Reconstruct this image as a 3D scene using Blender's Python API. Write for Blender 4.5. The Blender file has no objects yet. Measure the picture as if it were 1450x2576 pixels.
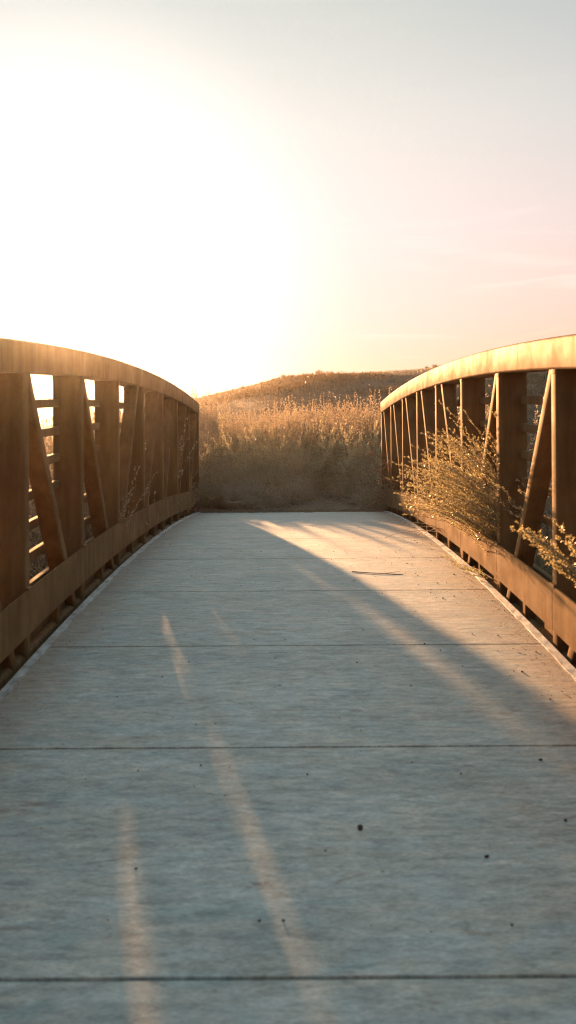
import bpy, math, random
import numpy as np
from mathutils import Vector

R = math.radians
sc = bpy.context.scene
COL = sc.collection

# ------------------------------------------------------------------ layout
F = 2300.0            # focal length in pixels of a 1450 px wide picture
X = 1.6               # inner face of each truss from the bridge axis
U = X / 2468.0        # metres per (pixel * panel)
P = F * U             # panel length, about 1.49 m
K = 3.72              # post 0 stands this many panels ahead of the camera
CAMZ = 1.70
CX, CY = 730.0, 1045.0
DX0, DX1 = -1.495, 1.545   # deck edges


def yi(i): return (K + i) * P
def deckd(i): return 2060 + (20.5 if i > 2 else 23.5) * (i - 2) ** 2
def deckz(i): return CAMZ - deckd(i) * U
def chordz(i): return CAMZ + (812 - (18.5 if i > 2 else 23.5) * (i - 2) ** 2) * U


def at(px, py, z):
    """picture position (1450 px wide) at a depth of z panels -> point in the world"""
    py = py + (px - CX) * 0.007
    return Vector(((px - CX) * z * U, z * P, CAMZ - (py - CY) * z * U))


SUN_AZ, SUN_EL = 14.2, 7.6
SUND = Vector((-math.sin(R(SUN_AZ)) * math.cos(R(SUN_EL)), math.cos(R(SUN_AZ)) * math.cos(R(SUN_EL)), math.sin(R(SUN_EL))))

# ------------------------------------------------------------------ node helpers


def material(name):
    m = bpy.data.materials.new(name)
    m.use_nodes = True
    m.node_tree.nodes.clear()
    return m, m.node_tree


def N(t, typ, **kw):
    n = t.nodes.new(typ)
    for k, v in kw.items():
        if k.startswith('_'):
            setattr(n, k[1:], v)
        else:
            key = int(k[1:]) if k[0] == 'i' and k[1:].isdigit() else k.replace('__', ' ')
            n.inputs[key].default_value = v
    return n


def L(t, a, ao, b, bi): t.links.new(a.outputs[ao], b.inputs[bi])


def ramp(t, stops, interp='LINEAR'):
    n = t.nodes.new('ShaderNodeValToRGB')
    n.color_ramp.interpolation = interp
    e = n.color_ramp.elements
    while len(e) > 1:
        e.remove(e[-1])
    e[0].position, e[0].color = stops[0][0], (*stops[0][1], 1)
    for p, c in stops[1:]:
        k = e.new(p)
        k.color = (*c, 1)
    return n


def coords(t, scale=(1, 1, 1)):
    tc = t.nodes.new('ShaderNodeTexCoord')
    mp = t.nodes.new('ShaderNodeMapping')
    mp.inputs['Scale'].default_value = scale
    L(t, tc, 'Object', mp, 'Vector')
    return mp


def mixc(t, a, b, fac, mode='MIX'):
    n = t.nodes.new('ShaderNodeMix')
    n.data_type = 'RGBA'
    n.blend_type = mode
    for sock, v in ((6, a), (7, b), (0, fac)):
        if isinstance(v, tuple) and hasattr(v[0], 'outputs'):
            t.links.new(v[0].outputs[v[1]], n.inputs[sock])
        elif isinstance(v, tuple):
            n.inputs[sock].default_value = (*v, 1)
        else:
            n.inputs[sock].default_value = v
    return n


def finish(t, bsdf):
    o = t.nodes.new('ShaderNodeOutputMaterial')
    t.links.new(bsdf.outputs[0], o.inputs['Surface'])


def steel_mat():
    m, t = material('weathered_brown_steel')
    c1 = coords(t, (3, 1.6, 1.4))
    n1 = N(t, 'ShaderNodeTexNoise', Scale=1.6, Detail=7.0, Roughness=0.62); L(t, c1, 0, n1, 'Vector')
    c2 = coords(t, (14, 14, 1.3))
    n2 = N(t, 'ShaderNodeTexNoise', Scale=1.0, Detail=5.0, Roughness=0.6); L(t, c2, 0, n2, 'Vector')
    c3 = coords(t)
    n3 = N(t, 'ShaderNodeTexNoise', Scale=220.0, Detail=3.0, Roughness=0.7); L(t, c3, 0, n3, 'Vector')
    r1 = ramp(t, [(0.3, (.135, .074, .030)), (0.5, (.18, .102, .042)), (0.72, (.225, .133, .057))]); L(t, n1, 'Fac', r1, 'Fac')
    r2 = ramp(t, [(0.35, (.72, .69, .66)), (0.62, (1.10, 1.10, 1.08))]); L(t, n2, 'Fac', r2, 'Fac')
    mx = mixc(t, (r1, 0), (r2, 0), 0.8, 'MULTIPLY')
    r3 = ramp(t, [(0.35, (.7, .7, .7)), (0.65, (1.2, 1.2, 1.2))]); L(t, n3, 'Fac', r3, 'Fac')
    mx2 = mixc(t, (mx, 2), (r3, 0), 0.6, 'MULTIPLY')
    d = t.nodes.new('ShaderNodeBsdfDiffuse'); d.inputs['Roughness'].default_value = .4
    L(t, mx2, 2, d, 'Color')
    g = t.nodes.new('ShaderNodeBsdfGlossy'); g.inputs['Color'].default_value = (1, .90, .78, 1)
    rr = N(t, 'ShaderNodeMapRange'); rr.inputs['To Min'].default_value = .50; rr.inputs['To Max'].default_value = .70
    L(t, n2, 'Fac', rr, 'Value'); L(t, rr, 0, g, 'Roughness')
    bp = N(t, 'ShaderNodeBump', Strength=0.10, Distance=0.002); L(t, n3, 'Fac', bp, 'Height'); L(t, bp, 0, d, 'Normal'); L(t, bp, 0, g, 'Normal')
    lw = t.nodes.new('ShaderNodeLayerWeight'); lw.inputs['Blend'].default_value = .5
    pw = N(t, 'ShaderNodeMath', _operation='POWER'); pw.inputs[1].default_value = 3.0; L(t, lw, 'Facing', pw, 0)
    ma = N(t, 'ShaderNodeMath', _operation='MULTIPLY_ADD'); ma.inputs[1].default_value = .15; ma.inputs[2].default_value = .015; L(t, pw, 0, ma, 0)
    c5 = coords(t, (2.2, 2.2, 2.6))
    n5 = N(t, 'ShaderNodeTexNoise', Scale=1.7, Detail=6.0, Roughness=0.65); L(t, c5, 0, n5, 'Vector')
    m5 = N(t, 'ShaderNodeMapRange'); m5.inputs['From Min'].default_value = .35; m5.inputs['From Max'].default_value = .68
    m5.inputs['To Min'].default_value = .04; m5.inputs['To Max'].default_value = .125
    L(t, n5, 'Fac', m5, 'Value'); L(t, m5, 0, ma, 1)
    mg = t.nodes.new('ShaderNodeMixShader'); L(t, ma, 0, mg, 0); L(t, d, 0, mg, 1); L(t, g, 0, mg, 2)
    finish(t, mg)
    return m


def concrete_mat():
    m, t = material('broomed_concrete')
    c1 = coords(t, (8, 30, 1))
    streak = N(t, 'ShaderNodeTexNoise', Scale=1.0, Detail=9.0, Roughness=0.68, Distortion=0.5); L(t, c1, 0, streak, 'Vector')
    c2 = coords(t, (1.0, 2.6, 1))
    blot = N(t, 'ShaderNodeTexNoise', Scale=1.3, Detail=6.0, Roughness=0.6, Distortion=0.6); L(t, c2, 0, blot, 'Vector')
    c3 = coords(t, (40, 170, 1))
    fine = N(t, 'ShaderNodeTexNoise', Scale=1.0, Detail=6.0, Roughness=0.7); L(t, c3, 0, fine, 'Vector')
    c4 = coords(t, (1, 2.6, 1))
    stain = N(t, 'ShaderNodeTexNoise', Scale=2.3, Detail=7.0, Roughness=0.72, Distortion=1.2); L(t, c4, 0, stain, 'Vector')
    r1 = ramp(t, [(0.30, (.24, .26, .246)), (0.5, (.40, .415, .39)), (0.68, (.55, .55, .51))]); L(t, streak, 'Fac', r1, 'Fac')
    r2 = ramp(t, [(0.32, (.78, .80, .79)), (0.66, (1.12, 1.11, 1.08))]); L(t, blot, 'Fac', r2, 'Fac')
    a = mixc(t, (r1, 0), (r2, 0), 0.9, 'MULTIPLY')
    r3 = ramp(t, [(0.34, (.58, .58, .58)), (0.66, (1.3, 1.3, 1.3))]); L(t, fine, 'Fac', r3, 'Fac')
    a2 = mixc(t, (a, 2), (r3, 0), 0.75, 'MULTIPLY')
    c6 = coords(t, (1.6, 4.2, 1))
    hue = N(t, 'ShaderNodeTexNoise', Scale=1.9, Detail=5.0, Roughness=0.65, Distortion=0.8); L(t, c6, 0, hue, 'Vector')
    rh = ramp(t, [(0.36, (.93, 1.0, 1.02)), (0.64, (1.07, .98, .91))]); L(t, hue, 'Fac', rh, 'Fac')
    a2 = mixc(t, (a2, 2), (rh, 0), 1.0, 'MULTIPLY')
    rs = ramp(t, [(0.60, (0, 0, 0)), (0.74, (1, 1, 1))]); L(t, stain, 'Fac', rs, 'Fac')
    a3 = mixc(t, (a2, 2), (.17, .105, .075), (rs, 0))
    # wet looking rust bleed along both edges of the slab
    tc = t.nodes.new('ShaderNodeTexCoord'); sx = t.nodes.new('ShaderNodeSeparateXYZ'); L(t, tc, 'Object', sx, 'Vector')
    ab = N(t, 'ShaderNodeMath', _operation='ABSOLUTE'); L(t, sx, 'X', ab, 0)
    ad = N(t, 'ShaderNodeMath', _operation='MULTIPLY_ADD'); ad.inputs[1].default_value = .55
    L(t, blot, 'Fac', ad, 0); L(t, ab, 0, ad, 2)
    re = ramp(t, [(0.0, (0, 0, 0)), (0.55, (0, 0, 0)), (1.0, (1, 1, 1))])
    mr = N(t, 'ShaderNodeMapRange'); mr.inputs['From Min'].default_value = .85; mr.inputs['From Max'].default_value = 1.9
    L(t, ad, 0, mr, 'Value'); L(t, mr, 0, re, 'Fac')
    a4 = mixc(t, (a3, 2), (.235, .145, .085), (re, 0))
    mm = N(t, 'ShaderNodeMath', _operation='MULTIPLY'); mm.inputs[1].default_value = .75; L(t, re, 0, mm, 0)
    t.links.new(mm.outputs[0], a4.inputs[0])
    # little dark pits
    c5 = coords(t, (1, 1.8, 1))
    vor = N(t, 'ShaderNodeTexVoronoi', Scale=26.0); L(t, c5, 0, vor, 'Vector')
    vr = ramp(t, [(0.0, (1, 1, 1)), (0.075, (0, 0, 0))]); L(t, vor, 'Distance', vr, 'Fac')
    vc = t.nodes.new('ShaderNodeSeparateColor'); L(t, vor, 'Color', vc, 0)
    gt = N(t, 'ShaderNodeMath', _operation='GREATER_THAN'); gt.inputs[1].default_value = .72; L(t, vc, 0, gt, 0)
    vm = N(t, 'ShaderNodeMath', _operation='MULTIPLY'); L(t, vr, 0, vm, 0); L(t, gt, 0, vm, 1)
    a5 = mixc(t, (a4, 2), (.07, .06, .05), 0.0); t.links.new(vm.outputs[0], a5.inputs[0])
    b = N(t, 'ShaderNodeBsdfPrincipled', Roughness=0.62)
    L(t, a5, 2, b, 'Base Color')
    hs = N(t, 'ShaderNodeMath', _operation='MULTIPLY_ADD'); hs.inputs[1].default_value = .55
    L(t, fine, 'Fac', hs, 0); L(t, streak, 'Fac', hs, 2)
    bp = N(t, 'ShaderNodeBump', Strength=0.55, Distance=0.006); L(t, hs, 0, bp, 'Height'); L(t, bp, 0, b, 'Normal')
    finish(t, b)
    return m


def plain_mat(name, c0, c1, scale=8.0, rough=.8, bump=.3, dist=.01, stretch=(1, 1, 1)):
    m, t = material(name)
    c = coords(t, stretch)
    n = N(t, 'ShaderNodeTexNoise', Scale=scale, Detail=8.0, Roughness=0.65); L(t, c, 0, n, 'Vector')
    r = ramp(t, [(0.3, c0), (0.7, c1)]); L(t, n, 'Fac', r, 'Fac')
    b = N(t, 'ShaderNodeBsdfPrincipled', Roughness=rough); L(t, r, 0, b, 'Base Color')
    if bump:
        bp = N(t, 'ShaderNodeBump', Strength=bump, Distance=dist); L(t, n, 'Fac', bp, 'Height'); L(t, bp, 0, b, 'Normal')
    finish(t, b)
    return m


def leaf_mat(name, c0, c1, trans, tmix=.45, gloss=.12, scale=14.0):
    m, t = material(name)
    c = coords(t)
    n = N(t, 'ShaderNodeTexNoise', Scale=scale, Detail=3.0, Roughness=0.7); L(t, c, 0, n, 'Vector')
    r = ramp(t, [(0.32, c0), (0.68, c1)]); L(t, n, 'Fac', r, 'Fac')
    oi = t.nodes.new('ShaderNodeObjectInfo')
    hv = ramp(t, [(0.0, (.50, .53, .50)), (0.35, (.92, .90, .85)), (0.7, (1.12, 1.06, .97)), (1.0, (1.5, 1.44, 1.38))]); L(t, oi, 'Random', hv, 'Fac')
    r = mixc(t, (r, 0), (hv, 0), 1.0, 'MULTIPLY')
    d = t.nodes.new('ShaderNodeBsdfDiffuse'); L(t, r, 2, d, 'Color')
    tr = t.nodes.new('ShaderNodeBsdfTranslucent'); tr.inputs['Color'].default_value = (*trans, 1)
    mx = t.nodes.new('ShaderNodeMixShader'); mx.inputs[0].default_value = tmix
    L(t, d, 0, mx, 1); L(t, tr, 0, mx, 2)
    g = t.nodes.new('ShaderNodeBsdfGlossy'); g.inputs['Roughness'].default_value = .32; g.inputs['Color'].default_value = (1, .95, .85, 1)
    mg = t.nodes.new('ShaderNodeMixShader'); mg.inputs[0].default_value = gloss
    L(t, mx, 0, mg, 1); L(t, g, 0, mg, 2)
    finish(t, mg)
    return m


M = {}
M['steel'] = steel_mat()
M['concrete'] = concrete_mat()
M['edge'] = plain_mat('pale_edge_angle', (.16, .145, .125), (.58, .58, .55), 16.0, .7, .5, .006, (1, .5, 1))
M['soil'] = plain_mat('dry_soil', (.12, .08, .05), (.26, .18, .11), 3.0, .95, .6, .05)
M['gravel'] = plain_mat('gravel', (.055, .038, .026), (.25, .17, .11), 34.0, .9, .9, .02)
M['hill'] = plain_mat('dry_hillside', (.055, .038, .021), (.14, .092, .05), .9, .95, .5, .1)
M['stem'] = plain_mat('dry_stem', (.14, .095, .06), (.30, .21, .13), 30.0, .8, 0)
M['cane'] = plain_mat('red_cane', (.16, .075, .035), (.30, .15, .07), 30.0, .6, 0)
M['dead'] = plain_mat('bleached_twig', (.31, .245, .175), (.56, .45, .33), 30.0, .8, 0)
M['pellet'] = plain_mat('dark_pellet', (.02, .016, .012), (.06, .045, .03), 60.0, .9, 0)
M['leaf_dry'] = leaf_mat('dry_sage_leaf', (.19, .155, .105), (.42, .335, .235), (.52, .41, .28), .45, .06)
M['leaf_sage'] = leaf_mat('grey_green_sage_leaf', (.165, .155, .10), (.34, .31, .215), (.48, .39, .21), .42, .08)
M['leaf_green'] = leaf_mat('olive_sage_leaf', (.075, .082, .042), (.19, .185, .105), (.56, .46, .21), .45, .15)
M['leaf_pale'] = leaf_mat('pale_sage_leaf', (.27, .25, .165), (.48, .44, .31), (.55, .46, .27), .42, .08)
M['leaf_yellow'] = leaf_mat('yellow_green_leaf', (.16, .15, .03), (.30, .27, .06), (.5, .45, .1), .4, .08)
M['grass'] = leaf_mat('dry_grass', (.065, .045, .025), (.155, .105, .057), (.24, .155, .075), .30, .04, 2.0)

# ------------------------------------------------------------------ mesh helpers


class MB:
    def __init__(s):
        s.v, s.f, s.n = [], [], 0

    def add(s, verts, faces):
        o = s.n
        s.v.extend([tuple(v) for v in verts]); s.n += len(verts)
        s.f.extend([tuple(i + o for i in f) for f in faces])

    def box(s, x0, x1, y0, y1, z0, z1):
        v = [(x0, y0, z0), (x1, y0, z0), (x1, y1, z0), (x0, y1, z0), (x0, y0, z1), (x1, y0, z1), (x1, y1, z1), (x0, y1, z1)]
        s.add(v, [(0, 3, 2, 1), (4, 5, 6, 7), (0, 1, 5, 4), (1, 2, 6, 5), (2, 3, 7, 6), (3, 0, 4, 7)])

    def sweep(s, rings, caps=True):
        n = len(rings[0]); o = s.n
        for r in rings:
            s.v.extend([tuple(p) for p in r]); s.n += n
        for k in range(len(rings) - 1):
            for j in range(n):
                a, b = o + k * n + j, o + k * n + (j + 1) % n
                s.f.append((a, b, b + n, a + n))
        if caps:
            s.f.append(tuple(o + j for j in range(n))[::-1])
            s.f.append(tuple(o + (len(rings) - 1) * n + j for j in range(n)))

    def build(s, name, mat, parent=None, smooth=False, angle=40):
        me = bpy.data.meshes.new(name)
        me.from_pydata(s.v, [], s.f); me.validate(); me.update()
        me.materials.append(mat)
        if smooth:
            me.shade_smooth()
            me.set_sharp_from_angle(angle=R(angle))
        o = bpy.data.objects.new(name, me); COL.objects.link(o)
        if parent: o.parent = parent
        return o


def rrect(w, h, r, seg=3):
    """rounded rectangle outline, centred, as (a, b) pairs"""
    out = []
    for cx, cy, a0 in ((w / 2 - r, h / 2 - r, 0), (-w / 2 + r, h / 2 - r, 90), (-w / 2 + r, -h / 2 + r, 180), (w / 2 - r, -h / 2 + r, 270)):
        for k in range(seg + 1):
            a = R(a0 + 90 * k / seg)
            out.append((cx + r * math.cos(a), cy + r * math.sin(a)))
    return out


def tag(o, label=None, cat=None, group=None, kind=None):
    if label: o['label'] = label
    if cat: o['category'] = cat
    if group: o['group'] = group
    if kind: o['kind'] = kind
    return o


def empty(name, loc=(0, 0, 0)):
    o = bpy.data.objects.new(name, None); COL.objects.link(o); o.location = loc
    o.empty_display_size = .2
    return o


def np_mesh(name, V, Fc, k, mat, parent=None, smooth=False):
    """V (n,3) array, Fc (m,k) index array"""
    me = bpy.data.meshes.new(name)
    me.vertices.add(len(V)); me.vertices.foreach_set('co', np.ascontiguousarray(V, np.float32).ravel())
    m = len(Fc)
    me.loops.add(m * k); me.loops.foreach_set('vertex_index', np.ascontiguousarray(Fc, np.int32).ravel())
    me.polygons.add(m); me.polygons.foreach_set('loop_start', np.arange(0, m * k, k, dtype=np.int32))
    if smooth:
        me.polygons.foreach_set('use_smooth', np.ones(m, bool))
    me.update(calc_edges=True)
    me.materials.append(mat)
    o = bpy.data.objects.new(name, me); COL.objects.link(o)
    if parent: o.parent = parent
    return o


# ------------------------------------------------------------------ the footbridge
I0, I1 = -3, 7
bridge = empty('footbridge', (0, yi(I0), 0))
tag(bridge, 'arched brown steel truss footbridge with a pale concrete deck', 'footbridge')
OFF = Vector((0, -yi(I0), 0))


def shift(mb):
    mb.v = [(v[0], v[1] - yi(I0), v[2]) for v in mb.v]
    return mb


DECK_END = 6.25
mb = MB()
gap = 0.0085 / P
edges = [I0 + k for k in range(0, 10)] + [DECK_END]
prof = []
for a, b in zip(edges[:-1], edges[1:]):
    n = 10
    for k in range(n + 1):
        i = a + gap + (b - a - 2 * gap) * k / n
        prof.append((yi(i), deckz(i)))
    prof.append((yi(b) - gap * P * 1.0 + .0005, deckz(b) - .045))
    prof.append((yi(b) + gap * P * 1.0 - .0005, deckz(b) - .045))
prof = prof[:-2]
nx = 24
base = mb.n
for (y, z) in prof:
    for j in range(nx + 1):
        x = DX0 + (DX1 - DX0) * j / nx
        mb.v.append((x, y, z)); mb.n += 1
for k in range(len(prof) - 1):
    for j in range(nx):
        a = k * (nx + 1) + j
        mb.f.append((a, a + 1, a + nx + 2, a + nx + 1))
# underside and sides
o = mb.n
for (y, z) in prof:
    for x in (DX0, DX1):
        mb.v.append((x, y, min(z, 9) - .15)); mb.n += 1
for k in range(len(prof) - 1):
    a, b = o + 2 * k, o + 2 * k + 1
    mb.f.append((a, a + 2, b + 2, b))
    l0, l1 = k * (nx + 1), (k + 1) * (nx + 1)
    mb.f.append((l0, l1, a + 2, a))
    mb.f.append((l0 + nx, b, b + 2, l1 + nx))
for k in (0, len(prof) - 1):
    l0 = k * (nx + 1)
    mb.f.append(tuple(range(l0, l0 + nx + 1)) + (o + 2 * k + 1, o + 2 * k))
deck = shift(mb).build('deck', M['concrete'], bridge)

rng = random.Random(5)
for sx, xe in ((-1, DX0), (1, DX1)):
    # thin steel angle that holds the concrete in, smeared with mortar
    mb = MB(); rings = []
    n = 160
    for k in range(n + 1):
        i = I0 + (DECK_END - I0) * k / n
        z = deckz(i)
        w = .032 + rng.uniform(-.005, .005)
        a, b = xe - sx * (w - .004), xe + sx * .020
        rings.append([(a, yi(i), z - .02), (a, yi(i), z + .007 + rng.uniform(-.002, .002)), (b, yi(i), z + .012), (b, yi(i), z - .16)])
    mb.sweep(rings)
    shift(mb).build('edge_strip', M['edge'], deck)

for i in range(I0, I1 + 1):
    mb = MB()
    z = deckz(i) - .16
    mb.box(-1.59, 1.59, yi(i) - .06, yi(i) + .06, z - .014, z)
    mb.box(-1.59, 1.59, yi(i) - .005, yi(i) + .005, z - .20, z - .014)
    mb.box(-1.59, 1.59, yi(i) - .06, yi(i) + .06, z - .214, z - .20)
    shift(mb).build('floor_beam', M['steel'], deck)

POST_W, POST_D = .104, .215
CH, CW = .197, .22


def truss(s):
    """s = -1 left, +1 right. The truss part is its two chords; everything else hangs on it."""
    def fx(x): return s * x
    mb = MB()
    # top chord: swept along the camber, with hairline grooves at the splices
    splices = [-1.6, .55, 3.35, 4.9] if s > 0 else [-.9, 2.1, 4.6]
    stations = [I0 - .04 + (I1 + .08 - I0) * k / 60 for k in range(61)]
    for p in splices:
        stations += [p - .0016, p - .0009, p + .0009, p + .0016]
    stations.sort()
    rings = []
    pr = rrect(CW, CH, .016)
    for i in stations:
        g = .0014 if any(abs(i - p) < .0012 for p in splices) else 0
        zc = chordz(i) - CH / 2
        rings.append([(fx(X - .010 + CW / 2 + a * (1 - g * 2 / CW)), yi(i), zc + b * (1 - g * 2 / CH)) for a, b in pr])
    mb.sweep(rings)
    t = shift(mb).build('top_chord', M['steel'], bridge, True, 50)

    mb = MB(); rings = []
    pr = rrect(.15, .34, .02, 4)
    for k in range(61):
        i = I0 - .04 + (I1 + .08 - I0) * k / 60
        rings.append([(fx(X + .066 + .075 + a), yi(i), deckz(i) - .05 + b) for a, b in pr])
    mb.sweep(rings)
    rings = []
    pr = rrect(.075, .09, .034, 5)
    for k in range(61):
        i = I0 - .04 + (I1 + .08 - I0) * k / 60
        rings.append([(fx(X + .006 + .0375 + a), yi(i), deckz(i) - .075 + b) for a, b in pr])
    mb.sweep(rings)
    shift(mb).build('bottom_chord', M['steel'], t, True, 50)

    for i in range(I0, I1 + 1):
        mb = MB()
        pr = rrect(POST_D, POST_W, .010)
        z0, z1 = deckz(i) - .04, chordz(i) - CH + .005
        mb.sweep([[(fx(X + POST_D / 2 + a), yi(i) + b, z) for a, b in pr] for z in (z0, z1)])
        # weld collar under the chord
        pr2 = rrect(POST_D + .006, POST_W + .012, .012)
        mb.sweep([[(fx(X + POST_D / 2 + a), yi(i) + b, z) for a, b in pr2] for z in (z1 - .030, z1 - .008)])
        # tab that the kick plate bolts to
        mb.box(min(fx(X - .02), fx(X + .03)), max(fx(X - .02), fx(X + .03)), yi(i) - .045, yi(i) + .045, deckz(i) + .345, deckz(i) + .366)
        shift(mb).build('post', M['steel'], t, True, 50)
    # diagonals fall towards midspan (post 2)
    for i in range(I0, I1):
        if i < 2:
            ih, jf = i + .04, i + .84
        else:
            ih, jf = i + .78, i + .0
        zt, zb = chordz(ih) - CH + .01, deckz(jf) - .04
        a0 = Vector((0, yi(jf), zb)); a1 = Vector((0, yi(ih), zt))
        d = (a1 - a0).normalized(); nrm = Vector((0, -d.z, d.y))
        pr = rrect(.125, .085, .010)
        mb = MB()
        rings = []
        for q in (a0 - d * .02, a1 + d * .03):
            rings.append([(fx(X + .006 + (.125) / 2 + a), q.y + nrm.y * b, q.z + nrm.z * b) for a, b in pr])
        mb.sweep(rings)
        shift(mb).build('diagonal', M['steel'], t, True, 50)
    # flat safety rails along the outer side
    for h in (1.49, 1.28, 1.075, .87, .665, .455, .245):
        mb = MB(); rings = []
        pr = rrect(.045, .062, .006, 2)
        for k in range(61):
            i = I0 - .03 + (I1 + .06 - I0) * k / 60
            zc = deckz(i) + h - .031
            rings.append([(fx(X + .185 + a), yi(i), zc + b) for a, b in pr])
        mb.sweep(rings)
        shift(mb).build('safety_rail', M['steel'], t, True, 50)
    # kick plate panels, one to a bay, and the brackets below them
    for i in range(I0, I1):
        mb = MB(); rings = []
        for k in range(9):
            q = i + .003 + .994 * k / 8
            x0, x1 = fx(X - .016), fx(X - .004)
            z = deckz(q)
            rings.append([(x0, yi(q), z + .084), (x1, yi(q), z + .084), (x1, yi(q), z + .350), (x1 + .0 * s, yi(q), z + .352), (x0, yi(q), z + .352)])
        mb.sweep(rings)
        shift(mb).build('kick_plate', M['steel'], t)
        q = i + .5
        mb = MB()
        a, b = sorted((fx(X + .003), fx(X + .06)))
        mb.box(a, b, yi(q) - .03, yi(q) + .03, deckz(q) - .045, deckz(q) + .22)
        shift(mb).build('bracket', M['steel'], t)
    return t


truss(-1)
truss(1)

# ------------------------------------------------------------------ ground and hill


def sstep(a, b, x):
    t = np.clip((x - a) / (b - a), 0, 1)
    return t * t * (3 - 2 * t)


def vnoise(x, y, seed=0):
    """cheap smooth value noise"""
    def h(i, j):
        n = (i * 374761393 + j * 668265263 + seed * 1442695041) & 0x7fffffff
        n = ((n ^ (n >> 13)) * 1274126177) & 0x7fffffff
        return ((n ^ (n >> 16)) & 0xffff) / 65535.0
    xi, yj = np.floor(x).astype(np.int64), np.floor(y).astype(np.int64)
    u, v = x - xi, y - yj
    u, v = u * u * (3 - 2 * u), v * v * (3 - 2 * v)
    return (h(xi, yj) * (1 - u) + h(xi + 1, yj) * u) * (1 - v) + (h(xi, yj + 1) * (1 - u) + h(xi + 1, yj + 1) * u) * v


RIDGE = 55.0
rp = [(-3000, 1075), (-800, 1072), (200, 1066), (330, 1045), (430, 1022), (497, 1002), (560, 986), (640, 967), (700, 951), (760, 942), (850, 938), (960, 934), (1050, 928), (1110, 918), (1250, 905), (1450, 897), (2200, 880), (3500, 900)]
rx = np.array([(p - CX) / F * RIDGE for p, _ in rp])
rz = np.array([CAMZ + (CY - (q + (p - CX) * .007)) / F * RIDGE - .14 for p, q in rp])


def ground_z(x, y):
    x = np.asarray(x, float); y = np.asarray(y, float)
    base = .10 + .05 * (vnoise(x * .7, y * .7, 3) - .5)
    # dry wash crossing under the bridge
    wob = .6 * (vnoise(x * .2, y * .05, 8) - .5)
    g = sstep(yi(-2.9), yi(-1.2), y + wob) * (1 - sstep(yi(4.6), yi(6.4), y + wob))
    base = base - 1.15 * g
    top = np.interp(x, rx, rz)
    up = sstep(17, RIDGE, y) ** 1.05
    down = 1 - .55 * sstep(RIDGE + 3, RIDGE + 60, y)
    hill = (top - .1) * up * down
    hill = hill + (vnoise(x * .35, y * .35, 5) - .5) * .16 * sstep(16, 30, y) * (1 - .4 * sstep(50, 56, y))
    return base + hill + 16 * sstep(14, 55, -y) * (1 - .6 * sstep(80, 200, -y))  # last term: unseen bank behind the camera, added to darken the post faces


def axis(lo, hi, mid0, mid1, step, far):
    a = list(np.arange(mid0, mid1 + 1e-6, step))
    s, v = step, mid0
    left = []
    while v > lo:
        s *= 1.22; v -= s; left.append(v)
    s, v = step, mid1
    right = []
    while v < hi:
        s *= 1.22; v += s; right.append(v)
    return np.array(left[::-1] + a + right)


gx = axis(-900, 900, -26, 34, .6, 0)
gy = axis(-300, 1600, -4, 66, .6, 0)
GX, GY = np.meshgrid(gx, gy)
GZ = ground_z(GX, GY)
V = np.stack([GX.ravel(), GY.ravel(), GZ.ravel()], 1)
nxg = len(gx)
ii, jj = np.meshgrid(np.arange(nxg - 1), np.arange(len(gy) - 1))
a = (jj * nxg + ii).ravel()
ground = np_mesh('ground', V, np.stack([a, a + 1, a + nxg + 1, a + nxg], 1), 4, M['hill'], None, True)
tag(ground, kind='structure')

# gravel path on the far bank
py_ = np.linspace(yi(DECK_END) + .012, yi(10.5), 40)
px_ = np.linspace(-1.5, 1.56, 40)
PX, PY = np.meshgrid(px_, py_)
t_ = (PY - py_[0]) / 1.2
PZ = np.maximum(ground_z(PX, PY) + .012, 0) * sstep(0, 1, t_) + (deckz(DECK_END) - .006) * (1 - sstep(0, 1, t_)) + .02 * (vnoise(PX * 4, PY * 4, 2) - .3) * sstep(0, .3, t_)
PZ = np.maximum(PZ, ground_z(PX, PY) + .012)
ii, jj = np.meshgrid(np.arange(39), np.arange(39)); a = (jj * 40 + ii).ravel()
path = np_mesh('gravel_path', np.stack([PX.ravel(), PY.ravel(), PZ.ravel()], 1), np.stack([a, a + 1, a + 41, a + 40], 1), 4, M['gravel'], None, True)
tag(path, kind='structure')
px_ = np.linspace(-1.5, 1.56, 12); py_ = np.linspace(-12, yi(-3) - .015, 40)
PX, PY = np.meshgrid(px_, py_)
ii, jj = np.meshgrid(np.arange(11), np.arange(39)); a = (jj * 12 + ii).ravel()
zz = np.where(PY > yi(-3) - .8, deckz(-3) - .004, ground_z(PX, PY) + .015)
path2 = np_mesh('path', np.stack([PX.ravel(), PY.ravel(), np.maximum(zz, ground_z(PX, PY) + .015).ravel().reshape(PX.shape).ravel()], 1) if False else np.stack([PX.ravel(), PY.ravel(), np.maximum(zz, ground_z(PX, PY) + .015).ravel()], 1), np.stack([a, a + 1, a + 13, a + 12], 1), 4, M['gravel'], None, True)
tag(path2, kind='structure')

# ------------------------------------------------------------------ plants


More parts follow.
